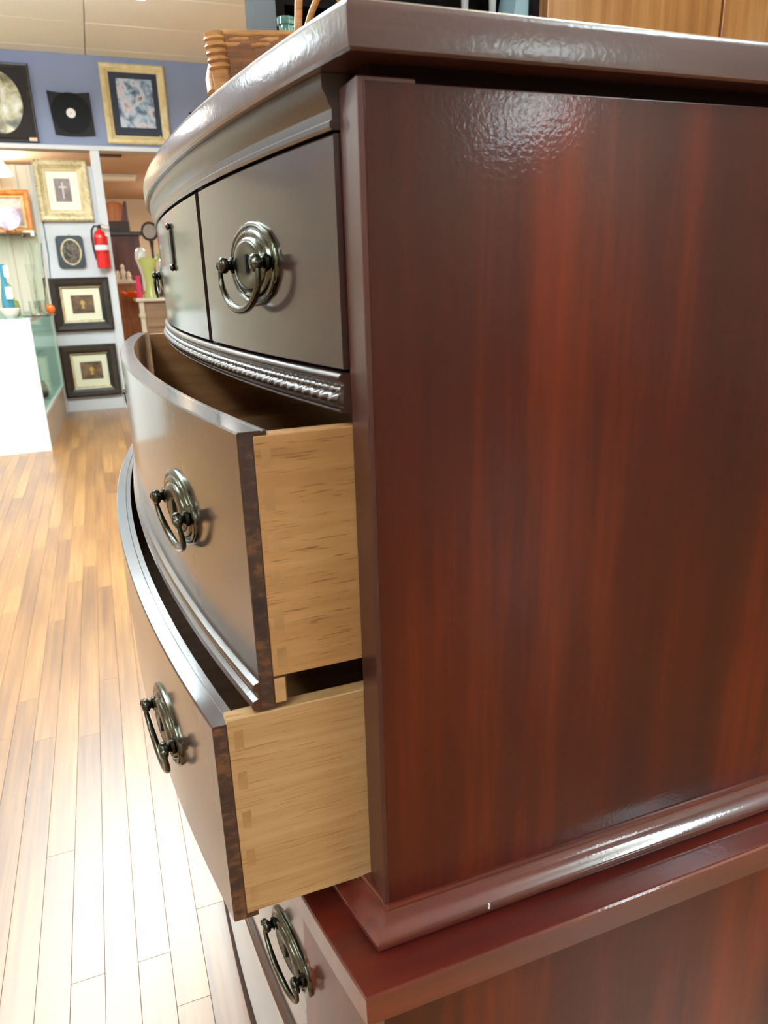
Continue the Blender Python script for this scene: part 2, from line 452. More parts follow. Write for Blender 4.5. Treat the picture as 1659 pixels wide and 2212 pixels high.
# upper carcass
box('side_panel', (0.0, 0.0, .596), (DEP, .02, 1.1478), PANEL, chest, .0012)
box('side_panel', (0.0, W - .02, .596), (DEP, W, 1.1478), PANEL, chest, .0012)
STILE = wood('mahogany_stile', srgb(46, 16, 12), srgb(70, 24, 16), srgb(100, 40, 24), grain=(30, 30, 2), mottle=4, rough=0.45, coat=0.5, bump=0.06, coat_rough=0.35)
box('stile', (-.0035, .0008, .597), (.03, .0315, 1.150), STILE, chest, .001)
box('stile', (-.0035, W - .0315, .597), (.03, W - .0008, 1.150), STILE, chest, .001)
box('back_panel', (DEP - .012, .02, .596), (DEP - .004, W - .02, 1.15), PLY, chest)
box('dust_board', (.02, .02, .770), (DEP - .013, W - .02, .782), PLY, chest)
box('dust_board', (.02, .02, .976), (DEP - .013, W - .02, .988), PLY, chest)
sweep('frieze_rail', [(-.02, 1.1295), (.0015, 1.1295), (.0028, 1.131), (.0028, 1.1335), (.0012, 1.1348), (.0012, 1.140), (.003, 1.1425), (.0042, 1.146), (.0065, 1.150), (.0065, 1.1575), (-.02, 1.1575)], .0317, W - .0317, 0, DARKW, chest)
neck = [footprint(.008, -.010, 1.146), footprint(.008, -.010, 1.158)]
loft('neck', neck, plain('neck_shadow_wood', srgb(30, 16, 13), 0.8, spec=.1), chest)  # near-black colour carries the shade under the overhanging top
loft('top', [footprint(-.0100, .0108, 1.1577), footprint(-.0116, .0124, 1.1590), footprint(-.0122, .0128, 1.163), footprint(-.0125, .0131, 1.1762), footprint(-.0118, .0122, 1.1792), footprint(-.0095, .0098, 1.1806)], SLABW, chest, 30)
# rail between the top row and the second drawer: beads and two carved ropes
def rope(k, y):
    if 8 <= k <= 11: return .0009 * math.sin(2 * math.pi * (y / .0085) + k * 1.3)
    if 12 <= k <= 17: return .0008 * math.sin(2 * math.pi * (y / .0125) - k * .8)
    return 0.0
rail_p = [(-.02, .9935), (.0012, .9935), (.0028, .9926), (.0036, .9908), (.0028, .9890), (.0008, .9880), (-.0004, .9872), (-.0004, .9860),
          (.0016, .9852), (.0030, .9840), (.0030, .9826), (.0018, .9814), (.0028, .9806), (.0050, .9794), (.0060, .9776), (.0056, .9758), (.0040, .9744), (.0020, .9738),
          (.0006, .9732), (.0006, .9718), (.0022, .9714), (.0030, .9704), (.0022, .9692), (.0004, .9688), (-.02, .9688)]
sweep('carved_rail', rail_p, .0317, W - .0317, -.001, DARKW, chest, n=900, mod=rope, smooth=60)
sweep('drawer_divider', [(-.02, .9940), (-.0035, .9940), (-.0035, 1.1295), (-.02, 1.1295)], .3185, .3315, 0, DARKW, chest, n=2)
sweep('drawer_divider', [(-.02, .9940), (-.0035, .9940), (-.0035, 1.1295), (-.02, 1.1295)], W - .3315, W - .3185, 0, DARKW, chest, n=2)
loft('bottom_board', [footprint(.0, .0, .573), footprint(.0, .0, .5955)], WAIST, chest)
# moulding at the foot of the upper case, mitred round the corner
MP = [(.0, .6015), (.0022, .6010), (.0030, .5990), (.0030, .5972), (.0042, .5966), (.0062, .5930), (.0086, .5898), (.0118, .5872), (.0150, .5852), (.0166, .5825), (.0168, .5792), (.0152, .5762), (.0124, .5748), (.0110, .5735), (.0110, .5722)]
loft('foot_moulding', [footprint(-o + .0005, o, z) for o, z in MP], WAIST, chest, 30)
loft('waist_top', [footprint(-.0335, .0415, .5440), footprint(-.0352, .0430, .5455), footprint(-.0355, .0433, .5700), footprint(-.0345, .0422, .5716), footprint(-.033, .0405, .5722)], WAIST, chest, 30)
mesh('nick', [(x + .0058, y, z - .0016) for x, y, z in [(.069, -.0174, .5835), (.0704, -.0174, .5835), (.0712, -.0170, .5870), (.0700, -.0170, .5872), (.0695, -.0150, .584), (.0704, -.0150, .584), (.071, -.0150, .587), (.0702, -.0150, .587)]], [(0, 1, 2, 3), (7, 6, 5, 4), (0, 1, 5, 4), (1, 2, 6, 5), (2, 3, 7, 6), (3, 0, 4, 7)], WHITEP, chest)
# lower carcass
loft('lower_case', [footprint(-.018, .030, .05), footprint(-.018, .030, .5439)], PANEL, chest)
loft('plinth', [footprint(-.0235, .034, 0), footprint(-.0235, .034, .040), footprint(-.021, .032, .0495)], plain('plinth_dark', srgb(52, 30, 28), 0.6, spec=.2), chest)

# ---- pulls
plate_me = {}
def pull(drawer, y, z, xo, yawk=0.0, swing=0.35, key=True):
    """oval stepped backplate with keyhole, two posts and a swinging bail: children of the drawer"""
    e = 1e-3
    sl = (bow(y + e) - bow(y - e)) / (2 * e) + yawk
    nrm = Vector((-1, sl, 0)).normalized(); tan = Vector((sl, 1, 0)).normalized() * -1
    M = Matrix(((tan.x, 0, nrm.x, xo + bow(y) + yawk * y), (tan.y, 0, nrm.y, y), (0, 1, 0, z), (0, 0, 0, 1)))
    # local frame: x along the drawer, y up, z out of the drawer
    def put(name, v, f, mats, sm=45, fm=None):
        o = mesh(name, [M @ Vector(p) for p in v], f, mats, drawer, sm, fm); return o
    A, B = .0520, .0300
    rings = [(1.0, -.001), (1.0, .0016), (.965, .0030), (.90, .0032), (.86, .0020), (.83, .0022), (.80, .0040), (.74, .0046), (.68, .0036), (.655, .0038), (.63, .0056), (.57, .0066), (.48, .0072), (.36, .0070), (.22, .0060), (.10, .0056)]
    seg = 48; v, f = [], []
    for s_, h in rings:
        for j in range(seg):
            a = 2 * math.pi * j / seg
            scal = 1 + (.012 * math.cos(16 * a) if s_ > .97 and h > 0 else 0)
            v.append((A * s_ * scal * math.cos(a), B * s_ * scal * math.sin(a), h))
    for i in range(len(rings) - 1):
        for j in range(seg):
            k = (j + 1) % seg
            f.append((i * seg + j, i * seg + k, (i + 1) * seg + k, (i + 1) * seg + j))
    f.append(tuple(range((len(rings) - 1) * seg, len(rings) * seg))); f.append(tuple(range(seg))[::-1])
    put('backplate', v, f, BRONZE)
    if key:
        v, f = [], []
        n = 14
        out = [(.0026 * math.cos(2 * math.pi * j / n), .0045 + .0026 * math.sin(2 * math.pi * j / n)) for j in range(n)]
        slot = [(-.0013, .003), (.0013, .003), (.0017, -.006), (-.0017, -.006)]
        for poly in (out, slot):
            b0 = len(v)
            v += [(x, y_, .0050) for x, y_ in poly] + [(x, y_, .0073) for x, y_ in poly]
            m_ = len(poly)
            f.append(tuple(range(b0 + m_, b0 + 2 * m_)))
            f += [(b0 + j, b0 + (j + 1) % m_, b0 + m_ + (j + 1) % m_, b0 + m_ + j) for j in range(m_)]
        put('keyhole', v, f, HOLE, None)
    PX, PZ = .0375, .0132
    for s_ in (-1, 1):
        prof = [(.0064, .004), (.0064, .0066), (.0042, .0074), (.0036, .0084), (.0042, .0094), (.0058, .0100), (.0064, .0118), (.0062, .0138), (.0046, .0156), (.0020, .0164)]
        v, f = [], []
        sg = 14
        for r_, h in prof:
            for j in range(sg):
                a = 2 * math.pi * j / sg
                v.append((s_ * PX + r_ * math.cos(a), .0005 + r_ * math.sin(a), h))
        for i in range(len(prof) - 1):
            for j in range(sg):
                k = (j + 1) % sg
                f.append((i * sg + j, i * sg + k, (i + 1) * sg + k, (i + 1) * sg + j))
        f.append(tuple(range((len(prof) - 1) * sg, len(prof) * sg))); f.append(tuple(range(sg))[::-1])
        put('post', v, f, BRONZE_D)
    # bail: pivots on the posts, hangs down and a little forward
    pts, rad = [], []
    ca, sa = math.cos(swing), math.sin(swing)
    path = [(-.0430, 0), (-.0440, -.004), (-.0442, -.009)]
    for i in range(17):
        a = math.pi + math.pi * i / 16
        path.append((.0440 * math.cos(a), -.010 + .0225 * math.sin(a) * (0.80 + .20 * abs(math.sin(a)))))
    path += [(.0442, -.009), (.0440, -.004), (.0430, 0)]
    for i, (x, d_) in enumerate(path):
        pts.append((x, d_ * ca, PZ - d_ * sa))
        t = i / (len(path) - 1)
        rad.append(.0019 + .0013 * math.sin(math.pi * t) ** 2)
    v, f = tube_geo(pts, rad, 10)
    # finials where the bail passes through the posts
    for s_ in (-1, 1):
        vv, ff = tube_geo([(s_ * .0365, .0003, PZ - .0005), (s_ * .0415, .0003, PZ - .0005), (s_ * .0435, .0, PZ), (s_ * .0460, 0, PZ), (s_ * .0475, 0, PZ)], [.0022, .0022, .0038, .0034, .0012], 10)
        n0 = len(v); v += vv; f += [tuple(n0 + q for q in ff_) for ff_ in ff]
    put('bail', v, f, BRONZE)

# ---- top row: three drawers, shut
for (a, b) in ((.0330, .3178), (.3322, W - .3322), (W - .3178, W - .0330)):
    d = sweep('drawer', [(-.018, .9958), (-.0006, .9958), (.0004, .9968), (.0004, 1.1268), (-.0006, 1.1280), (-.018, 1.1280)], a, b, 0, FRONT, chest, n=30)
    if b - a < .3:
        pull(d, (a + b) / 2 + (-.006 if a < .1 else .006), 1.0615, -.0004, 0, 0.02 if a < .1 else .0)
    else:
        yc = .512; xs = bow(yc) - .0004
        box('escutcheon', (xs - .0025, yc - .012, 1.070), (xs + .001, yc + .012, 1.108), BRONZE_D, d, .001)
        for zz in (1.0668, 1.1112): ball('escutcheon_knob', (xs - .002, yc, zz), .0040, BRONZE_D, d, (.8, 1.4, 1), 12)

# ---- an open drawer: bowed front, oak box behind it
def open_drawer(xo, yawk, z0, z1, s0, s1, beads, wood_side, pins, swing):
    ya, yb = .0338, W - .0338
    if beads:
        prof = [(-.0185, z0 + .002), (.0015, z0), (.0052, z0 + .0012), (.0064, z0 + .0045), (.0052, z0 + .0082), (.0016, z0 + .0098), (.0010, z0 + .0125),
                (.0016, z0 + .0150), (.0040, z0 + .0160), (.0050, z0 + .0185), (.0040, z0 + .0210), (.0008, z0 + .0222), (0, z0 + .0226), (0, z1 - .0012), (-.0010, z1), (-.0150, z1), (-.0154, z1 - .0006), (-.0160, z1), (-.0185, z1)]
    else:
        prof = [(-.0185, z0), (-.0012, z0), (0, z0 + .0012), (0, z1 - .0012), (-.0012, z1), (-.0120, z1), (-.0124, z1 - .0006), (-.0130, z1), (-.0185, z1)]
    d = sweep('drawer', prof, ya, yb, xo, [DARKW if False else FRONT], chest, n=70, yawk=yawk)
    x0 = xo + bow(ya) + yawk * ya
    # rough end grain strip of the near end
    p2 = [(-.0092, z0 + .001), (-.0004, z0 + .001), (-.0004, z1 - .0015), (-.0092, z1 - .0015)]
    mesh('end_grain', [(x0 - dx, yy, z) for yy in (ya - .0007, ya + .0005) for dx, z in p2], [(0, 1, 2, 3), (7, 6, 5, 4), (0, 1, 5, 4), (1, 2, 6, 5), (2, 3, 7, 6), (3, 0, 4, 7)], ENDG, d)
    for near in (True, False):
        y_ = ya if near else yb - .012
        box('drawer_side', (x0 + .0096 if near else x0 + .02, y_ - (.0003 if near else 0), s0), (x0 + .44, y_ + .012, s1), wood_side if near else INNER, d, .0008, 1)
    if beads:   # the front block runs down below the side
        box('front_block', (x0 + .0096, ya - .0002, z0 + .003), (x0 + .0188, ya + .02, s0 - .0006), OAK2, d, .001, 1)
    box('drawer_back', (x0 + .43, ya + .012, s0 + .01), (x0 + .442, yb - .012, s1 - .004), INNER, d)
    n = 40; ys = [ya + .011 + (yb - ya - .022) * i / n for i in range(n + 1)]
    ring = [(xo + bow(y) + yawk * y + .0175, y) for y in ys] + [(x0 + .431, yb - .011), (x0 + .431, ya + .011)]
    prism('drawer_bottom', ring, s0 + .008, s0 + .014, INNER, d)
    for i in range(pins):
        zc = s0 + (s1 - s0) * (i + .5) / pins
        hz = .0075
        w1 = .0062
        xa = x0 + .0140
        v = [(xa, zc - hz * .92), (xa + w1, zc - hz), (xa + w1, zc + hz), (xa, zc + hz * .92)]
        mesh('dovetail_pin', [(x, yy, z) for yy in (ya - .0006, ya + .001) for x, z in v], [(0, 1, 2, 3), (7, 6, 5, 4), (0, 1, 5, 4), (1, 2, 6, 5), (2, 3, 7, 6), (3, 0, 4, 7)], PIN, d)
    zc = (z0 + z1) / 2 + (.0105 if beads else .001)
    for y, sw in ((.1880 if beads else .1840, swing), (W - .158, -.1)): pull(d, y, zc, xo, yawk, sw)
    return d
open_drawer(-.0697, -.0016, .7685, .9628, .7925, .9600, True, OAK, 6, -.16)
open_drawer(-.1043, .0043, .5955, .7645, .5995, .7672, False, OAK2, 5, -.08)

# ---- lower case: two wide drawers, shut
def shut_drawer(z0, z1, bead):
    xo = -.0205
    prof = [(-.01, z0), (.0015, z0)]
    if bead:
        prof += [(.0045, z0 + .001), (.0060, z0 + .0045), (.0045, z0 + .008), (.0012, z0 + .0098), (.0012, z0 + .013), (.0036, z0 + .0142), (.0048, z0 + .0175), (.0036, z0 + .0205), (.0006, z0 + .022)]
    prof += [(.001, z1 - .001), (0, z1), (-.01, z1)]
    d = sweep('drawer', prof, .006, W - .006, xo, FRONT, chest, n=60)
    for y in (.1560, W - .1560): pull(d, y, z0 + (z1 - z0) * .53, xo - .001, 0, .0)
shut_drawer(.266, .5400, True)
shut_drawer(.0560, .2600, False)

# ------------------------------------------------------------------ things standing on the chest and close behind it
TOPZ = 1.1806
WICK = wood('wicker_cane', srgb(150, 96, 50), srgb(186, 130, 76), srgb(210, 160, 104), grain=(30, 30, 160), rough=0.55, coat=0.1)
WEAVE = wood('wicker_weave', srgb(104, 60, 30), srgb(134, 82, 42), srgb(156, 102, 56), grain=(14, 14, 220), rough=0.6, coat=0.05, bump=0.5, bscale=260)
bk = thing('basket', 'tan wicker basket with cane handles standing on top of the chest', 'basket', (.21, .86, TOPZ))
bx0, bx1, by0, by1, bh = .072, .36, .72, 1.0, .178
def bturn(x, y, z):
    c_, s_ = math.cos(R(-14)), math.sin(R(-14))
    dx, dy = x - bx0, y - by0
    return (bx0 + dx * c_ - dy * s_, by0 + dx * s_ + dy * c_, z)
def bpt(cx, cy, t):
    """a point of the flared basket wall: cx, cy in 0..1, t height fraction"""
    g = .018 * t
    return bturn((bx0 - g) + (bx1 - bx0 + 2 * g) * cx, (by0 - g) + (by1 - by0 + 2 * g) * cy, TOPZ + .001 + bh * t)
def wall(c0, c1):
    v, f = [], []
    nx, nz = 16, 18
    for i in range(nz + 1):
        for j in range(nx + 1):
            u = j / nx
            p = Vector(bpt(c0[0] + (c1[0] - c0[0]) * u, c0[1] + (c1[1] - c0[1]) * u, i / nz))
            n = Vector((c1[1] - c0[1], -(c1[0] - c0[0]), 0))
            p += n * (.0022 * math.sin(math.pi * (i + j)) + .0022 * (1 if (i + j) % 2 else -1))
            v.append(p)
    for i in range(nz):
        for j in range(nx):
            a = i * (nx + 1) + j
            f.append((a, a + 1, a + nx + 2, a + nx + 1))
    o = mesh('woven_panel', v, f, WEAVE, bk, 180)
    md = o.modifiers.new('thick', 'SOLIDIFY'); md.thickness = .004
for a, b in (((0, 0), (1, 0)), ((1, 0), (1, 1)), ((1, 1), (0, 1)), ((0, 1), (0, 0))): wall(a, b)
prism('basket_base', [bpt(0, 0, 0)[:2], bpt(1, 0, 0)[:2], bpt(1, 1, 0)[:2], bpt(0, 1, 0)[:2]], TOPZ, TOPZ + .006, WEAVE, bk)
for c in ((0, 0), (1, 0), (1, 1), (0, 1)):
    tube('corner_post', [bpt(*c, .0), bpt(*c, .5), bpt(*c, 1.02)], [.0105, .0115, .0135], WICK, bk, 12)
    for k in range(5):
        q = Vector(bpt(*c, .78 + .045 * k)); q2 = Vector(bpt(*c, .81 + .045 * k))
        tube('wrapping', [q, q.lerp(q2, .5), q2], [.0135, .0152, .0138], WICK, bk, 12)
for k in range(3):
    t = .94 + .035 * k
    tube('rim', [bpt(0, 0, t), bpt(1, 0, t), bpt(1, 1, t), bpt(0, 1, t), bpt(0, 0, t)], .0048, WICK, bk, 8)
for c, e1, e2 in (((0, 0), (.42, 0), (0, .42)), ((1, 0), (.58, 0), (1, .42)), ((0, 1), (.42, 1), (0, .58)), ((1, 1), (.58, 1), (1, .58))):
    for e in (e1, e2):
        p0, p1 = Vector(bpt(*c, .62)), Vector(bpt(*e, .98))
        out = Vector((c[0] + e[0] - 1 if False else (e[0] - .5) * .0, 0, 0))
        if e[1] == c[1]: out = Vector(bturn(bx0, by0 + (-.016 if c[1] == 0 else .016), 0)) - Vector((bx0, by0, 0))
        else: out = Vector(bturn(bx0 + (-.016 if c[0] == 0 else .016), by0, 0)) - Vector((bx0, by0, 0))
        tube('lashing', [p0 + out, (p0 + p1) / 2 + out * 1.2, p1 + out], .0065, WICK, bk, 8)
for yy in (0.0, 1.0):
    a, b = Vector(bpt(.34, yy, .98)), Vector(bpt(.66, yy, .98))
    pts = []
    for i in range(17):
        t = i / 16
        p = a.lerp(b, t); p.z += .15 * math.sin(math.pi * t) ** .7; p.y += (.05 if yy == 0 else -.05) * math.sin(math.pi * t)
        pts.append(p)
    tube('handle', pts, .0055, WICK, bk, 10)
TEALG = plain('teal_glass', srgb(150, 208, 200), 0.05, trans=0.7, ior=1.45)
lathe_b = lathe('bottle', [(.028, 0), (.030, .01), (.030, .15), (.020, .18), (.011, .20), (.011, .235), (.014, .236), (.014, .246), (.010, .247)], TEALG, None, (.190, .86, TOPZ + .007), 24)
tag(lathe_b, 'teal glass bottle standing in the wicker basket on the chest', 'bottle')


# dark coat stand, bookcase and wardrobe behind the chest
BLACKW = plain('black_wood', srgb(24, 21, 22), 0.75, spec=0.15)
ck = thing('coat_stand', 'thin dark coat stand rising behind the wicker basket', 'coat stand', (.270, 2.0, 0))
tube('pole', [(.270, 2.0, .03), (.270, 2.0, 1.675)], .009, BLACKW, ck, 12)
lathe('finial', [(.009, 1.665), (.016, 1.672), (.016, 1.680), (.010, 1.684), (.012, 1.692), (.006, 1.70), (.001, 1.702)], BLACKW, ck, (.270, 2.0, 0), 16)
for a in range(3):
    an = a * 2.094 + .4
    tube('foot', [(.270, 2.0, .12), (.270 + .14 * math.cos(an), 2.0 + .14 * math.sin(an), .06), (.270 + .20 * math.cos(an), 2.0 + .20 * math.sin(an), .012)], .010, BLACKW, ck, 8)
    tube('peg', [(.270, 2.0, 1.45), (.270 + .07 * math.cos(an), 2.0 + .07 * math.sin(an), 1.48), (.270 + .09 * math.cos(an), 2.0 + .09 * math.sin(an), 1.53)], .005, BLACKW, ck, 8)
hb = thing('bookcase', 'black open bookcase standing behind the chest beside the brown wardrobe', 'bookcase', (.61, 1.5, 0))
for x in (.292, .913): box('side', (x, 1.32, 0), (x + .02, 1.62, 2.05), BLACKW, hb, .002)
box('back', (.312, 1.60, .04), (.913, 1.615, 2.04), BLACKW, hb)
for z in (.04, .42, .82, 1.22, 1.60, 2.03): box('shelf', (.312, 1.325, z), (.913, 1.60, z + .02), BLACKW, hb, .002)
BLUEC = plain('light_blue_card', srgb(168, 206, 226), 0.5)
v = [(.870, 1.335, 1.6205), (.911, 1.335, 1.6205), (.911, 1.335, 1.80), (.902, 1.335, 1.80)]
bo = mesh('folder', [(x, y, z) for y in (1.335, 1.42) for x, _, z in v], [(0, 1, 2, 3), (7, 6, 5, 4), (0, 1, 5, 4), (1, 2, 6, 5), (2, 3, 7, 6), (3, 0, 4, 7)], BLUEC)
tag(bo, 'light blue folder propped at the right end of the black bookcase shelf', 'folder')
for i, x in enumerate((.775, .850)):
    o = lathe('candlestick', [(.028, 0), (.030, .006), (.012, .014), (.008, .03), (.010, .10), (.007, .16), (.014, .17), (.012, .185)], WHITEP, None, (x, 1.40, 1.6205), 16)
    tag(o, ('white candlestick on the bookcase shelf, farther from the folder', 'white candlestick on the bookcase shelf, next to the light blue folder')[i], 'candlestick', 'white candlesticks on the black bookcase')
WARD = wood('wardrobe_wood', srgb(158, 102, 48), srgb(192, 134, 74), srgb(216, 168, 112), grain=(40, 40, 2), mottle=3, rough=0.3, coat=0.7, bump=0.05)
wr = thing('wardrobe', 'tall golden brown wooden wardrobe standing behind the chest', 'wardrobe', (1.5, 1.6, 0))
box('carcass', (.94, 1.34, .0), (2.06, 1.86, 2.0), WARD, wr, .004)
for a, b, hx in ((.952, 1.478, 1.44), (1.486, 2.048, 1.52)):
    d = box('door', (a, 1.318, .10), (b, 1.3395, 1.96), WARD, wr, .003)
    ball('door_knob', (hx, 1.308, 1.02), .014, BRONZE, d)

# ------------------------------------------------------------------ pictures on the far wall
GILT = wood('gilt_frame', srgb(150, 132, 92), srgb(196, 178, 134), srgb(224, 210, 174), grain=(40, 40, 40), mottle=20, rough=0.45, coat=0.1, bump=0.5, bscale=90)
GOLDW = wood('gold_wood', srgb(176, 152, 100), srgb(204, 182, 132), srgb(220, 200, 154), grain=(20, 20, 20), rough=0.4, coat=0.2)
ORNG = wood('amber_frame', srgb(176, 92, 34), srgb(214, 128, 54), srgb(240, 170, 92), grain=(20, 20, 20), rough=0.3, coat=0.5)
BLKF = wood('black_frame', srgb(24, 18, 16), srgb(36, 28, 24), srgb(50, 40, 34), grain=(20, 20, 20), rough=0.35, coat=0.4)
MATC = plain('cream_mat', srgb(226, 222, 196), 0.8)
MATP = plain('pale_mat', srgb(232, 230, 218), 0.8)
NAVY = plain('navy_mat', srgb(44, 50, 66), 0.7)
MATK = plain('black_mat', srgb(34, 28, 30), 0.75)

def frame_bars(root, x0, x1, z0, z1, y, w, d, mat, name='frame', lip=0.35):
    """four mitred bars with a stepped section, one mesh"""
    sec = [(0, 0), (0, -d * .7), (w * .18, -d), (w * .55, -d * .92), (w * .8, -d * .6), (w, -d * .45), (w, 0)]
    rings = []
    for u, dy in sec:
        rings.append([(x0 + u, y + dy, z0 + u), (x1 - u, y + dy, z0 + u), (x1 - u, y + dy, z1 - u), (x0 + u, y + dy, z1 - u)])
    n = len(rings); v = [p for r in rings for p in r]; f = []
    for i in range(n):
        k = (i + 1) % n
        for j in range(4):
            l = (j + 1) % 4
            f.append((i * 4 + j, i * 4 + l, k * 4 + l, k * 4 + j))
    return mesh(name, v, f, mat, root)

def ellipse_plate(name, cx, cz, a, b, y0, y1, mat, root, n=36):
    ring = lambda y, s=1: [(cx + a * s * math.cos(2 * math.pi * i / n), y, cz + b * s * math.sin(2 * math.pi * i / n)) for i in range(n)]
    return loft(name, [ring(y0), ring(y1)], mat, root, 40)

WY = BACK_Y - .001
# oval landscape in a black mat, upper left
t = thing('picture', 'black matted picture with an oval landscape, high on the blue wall by the ceiling', 'picture', (-.65, WY, 2.12))
frame_bars(t, -.93, -.372, 2.128, 2.672, WY, .030, .028, BLKF)
box('mat', (-.905, WY - .012, 2.15), (-.397, WY, 2.65), MATK, t)
ellipse_plate('oval_print', -.615, 2.40, .165, .215, WY - .017, WY - .012, print_mat('landscape_print', [srgb(60, 56, 40), srgb(130, 120, 84), srgb(196, 190, 160), srgb(222, 226, 220)], 9), t)
box('tag', (-.44, WY - .034, 2.135), (-.385, WY - .028, 2.158), plain('card_label', srgb(226, 190, 168), 0.7), t)
# record on its black backing
VINYL = plain('vinyl', srgb(14, 13, 15), 0.5, spec=.15)
t = thing('record', 'square black record with a round white label hung on the blue wall', 'record', (-.11, WY, 2.19))
vz = []
nn = 12
outl = [(-.268 + .312 * i / nn, 2.497 - .012 * math.sin(math.pi * i / nn)) for i in range(nn + 1)] + [(.050, 2.192), (-.04, 2.184), (-.16, 2.182), (-.245, 2.192)]
m_ = len(outl)
mesh('sleeve', [(x, yy, z) for yy in (WY, WY - .02) for x, z in outl], [tuple(range(m_))[::-1], tuple(range(m_, 2 * m_))] + [(i, (i + 1) % m_, m_ + (i + 1) % m_, m_ + i) for i in range(m_)], plain('black_sleeve', srgb(22, 20, 22), 0.7), t)
ellipse_plate('disc', -.11, 2.345, .145, .145, WY - .024, WY - .02, VINYL, t, 48)
ellipse_plate('label', -.11, 2.345, .034, .034, WY - .0255, WY - .024, plain('white_label', srgb(232, 232, 232), 0.6), t)
ellipse_plate('spindle_hole', -.11, 2.345, .004, .004, WY - .0262, WY - .0255, HOLE, t, 12)
# big gold framed print
t = thing('picture', 'large gold framed print with a navy mat, right of the black record', 'picture', (.38, WY, 2.13))
frame_bars(t, .140, .636, 2.138, 2.718, WY, .062, .03, GOLDW)
box('mat', (.195, WY - .010, 2.195), (.580, WY, 2.660), NAVY, t)
box('print', (.256, WY - .013, 2.262), (.530, WY - .010, 2.612), print_mat('garden_print', [srgb(52, 66, 84), srgb(110, 130, 156), srgb(170, 186, 204), srgb(206, 192, 200), srgb(120, 100, 96)], 12), t)
ball('hook', (.555, WY - .012, 2.205), .006, GILT, t)
# ornate gilt frame round a small cross
t = thing('picture', 'ornate pale gilt frame around a small white cross on brown', 'picture', (-.255, WY, 1.55))
fw = frame_bars(t, -.452, -.050, 1.552, 2.006, WY, .062, .040, GILT)
rr = random.Random(5)
vv, ff = [], []
for side_ in range(4):
    for i in range(13):
        q = (i + .5) / 13
        cx, cz = ((-.452 + .402 * q, 1.562), (-.452 + .402 * q, 1.996), (-.442, 1.552 + .454 * q), (-.060, 1.552 + .454 * q))[side_]
        r_ = .012 + .004 * rr.random()
        b0 = len(vv)
        for (dx, dy, dz) in ((1, 0, 0), (0, 0, 1), (-1, 0, 0), (0, 0, -1), (0, -1, 0)): vv.append((cx + dx * r_, WY - .034 + dy * r_ * .9, cz + dz * r_))
        ff += [(b0, b0 + 1, b0 + 4), (b0 + 1, b0 + 2, b0 + 4), (b0 + 2, b0 + 3, b0 + 4), (b0 + 3, b0, b0 + 4)]
lf = mesh('leaf_carving', vv, ff, GILT, t)
frame_bars(t, -.392, -.110, 1.612, 1.946, WY - .004, .024, .014, GOLDW, 'inner_frame')
box('mat', (-.372, WY - .010, 1.632), (-.130, WY, 1.926), MATP, t)
box('print', (-.314, WY - .012, 1.700), (-.196, WY - .010, 1.872), print_mat('brown_ground', [srgb(86, 62, 58), srgb(110, 82, 76), srgb(126, 98, 90)], 14), t)
CROSSW = plain('cross_white', srgb(206, 198, 186), 0.6)
cv = [(-.259, 1.722), (-.250, 1.722), (-.248, 1.800), (-.224, 1.803), (-.224, 1.813), (-.248, 1.815), (-.250, 1.846), (-.259, 1.846), (-.261, 1.815), (-.285, 1.813), (-.285, 1.803), (-.261, 1.800)]
mesh('cross', [(x, yy, z) for yy in (WY - .012, WY - .015) for x, z in cv], [tuple(range(12))[::-1], tuple(range(12, 24))] + [(i, (i + 1) % 12, 12 + (i + 1) % 12, 12 + i) for i in range(12)], CROSSW, t)
# small dark plaque with an oval
t = thing('picture', 'small dark plaque with an oval floral picture beside the fire extinguisher', 'picture', (-.265, WY, 1.19))
def rrect(x0, x1, z0, z1, r, n=5):
    out = []
    for cx, cz, a0 in ((x1 - r, z1 - r, 0), (x0 + r, z1 - r, 90), (x0 + r, z0 + r, 180), (x1 - r, z0 + r, 270)):
        for i in range(n + 1):
            a = R(a0 + 90 * i / n); out.append((cx + r * math.cos(a), cz + r * math.sin(a)))
    return out
def slab_xz(name, poly, y0, y1, mat, root):
    n = len(poly)
    return mesh(name, [(x, yy, z) for yy in (y0, y1) for x, z in poly], [tuple(range(n))[::-1], tuple(range(n, 2 * n))] + [(i, (i + 1) % n, n + (i + 1) % n, n + i) for i in range(n)], mat, root)
slab_xz('plaque', rrect(-.372, -.160, 1.190, 1.442, .03), WY, WY - .018, plain('slate_paint', srgb(48, 52, 62), 0.4), t)
ellipse_plate('oval_rim', -.262, 1.316, .080, .104, WY - .026, WY - .018, GILT, t)
ellipse_plate('oval_print', -.262, 1.316, .068, .092, WY - .028, WY - .026, print_mat('floral_print', [srgb(30, 22, 20), srgb(44, 34, 30), srgb(112, 96, 76), srgb(60, 44, 38)], 26), t)
ball('hanger', (-.262, WY - .008, 1.448), .008, GILT, t)
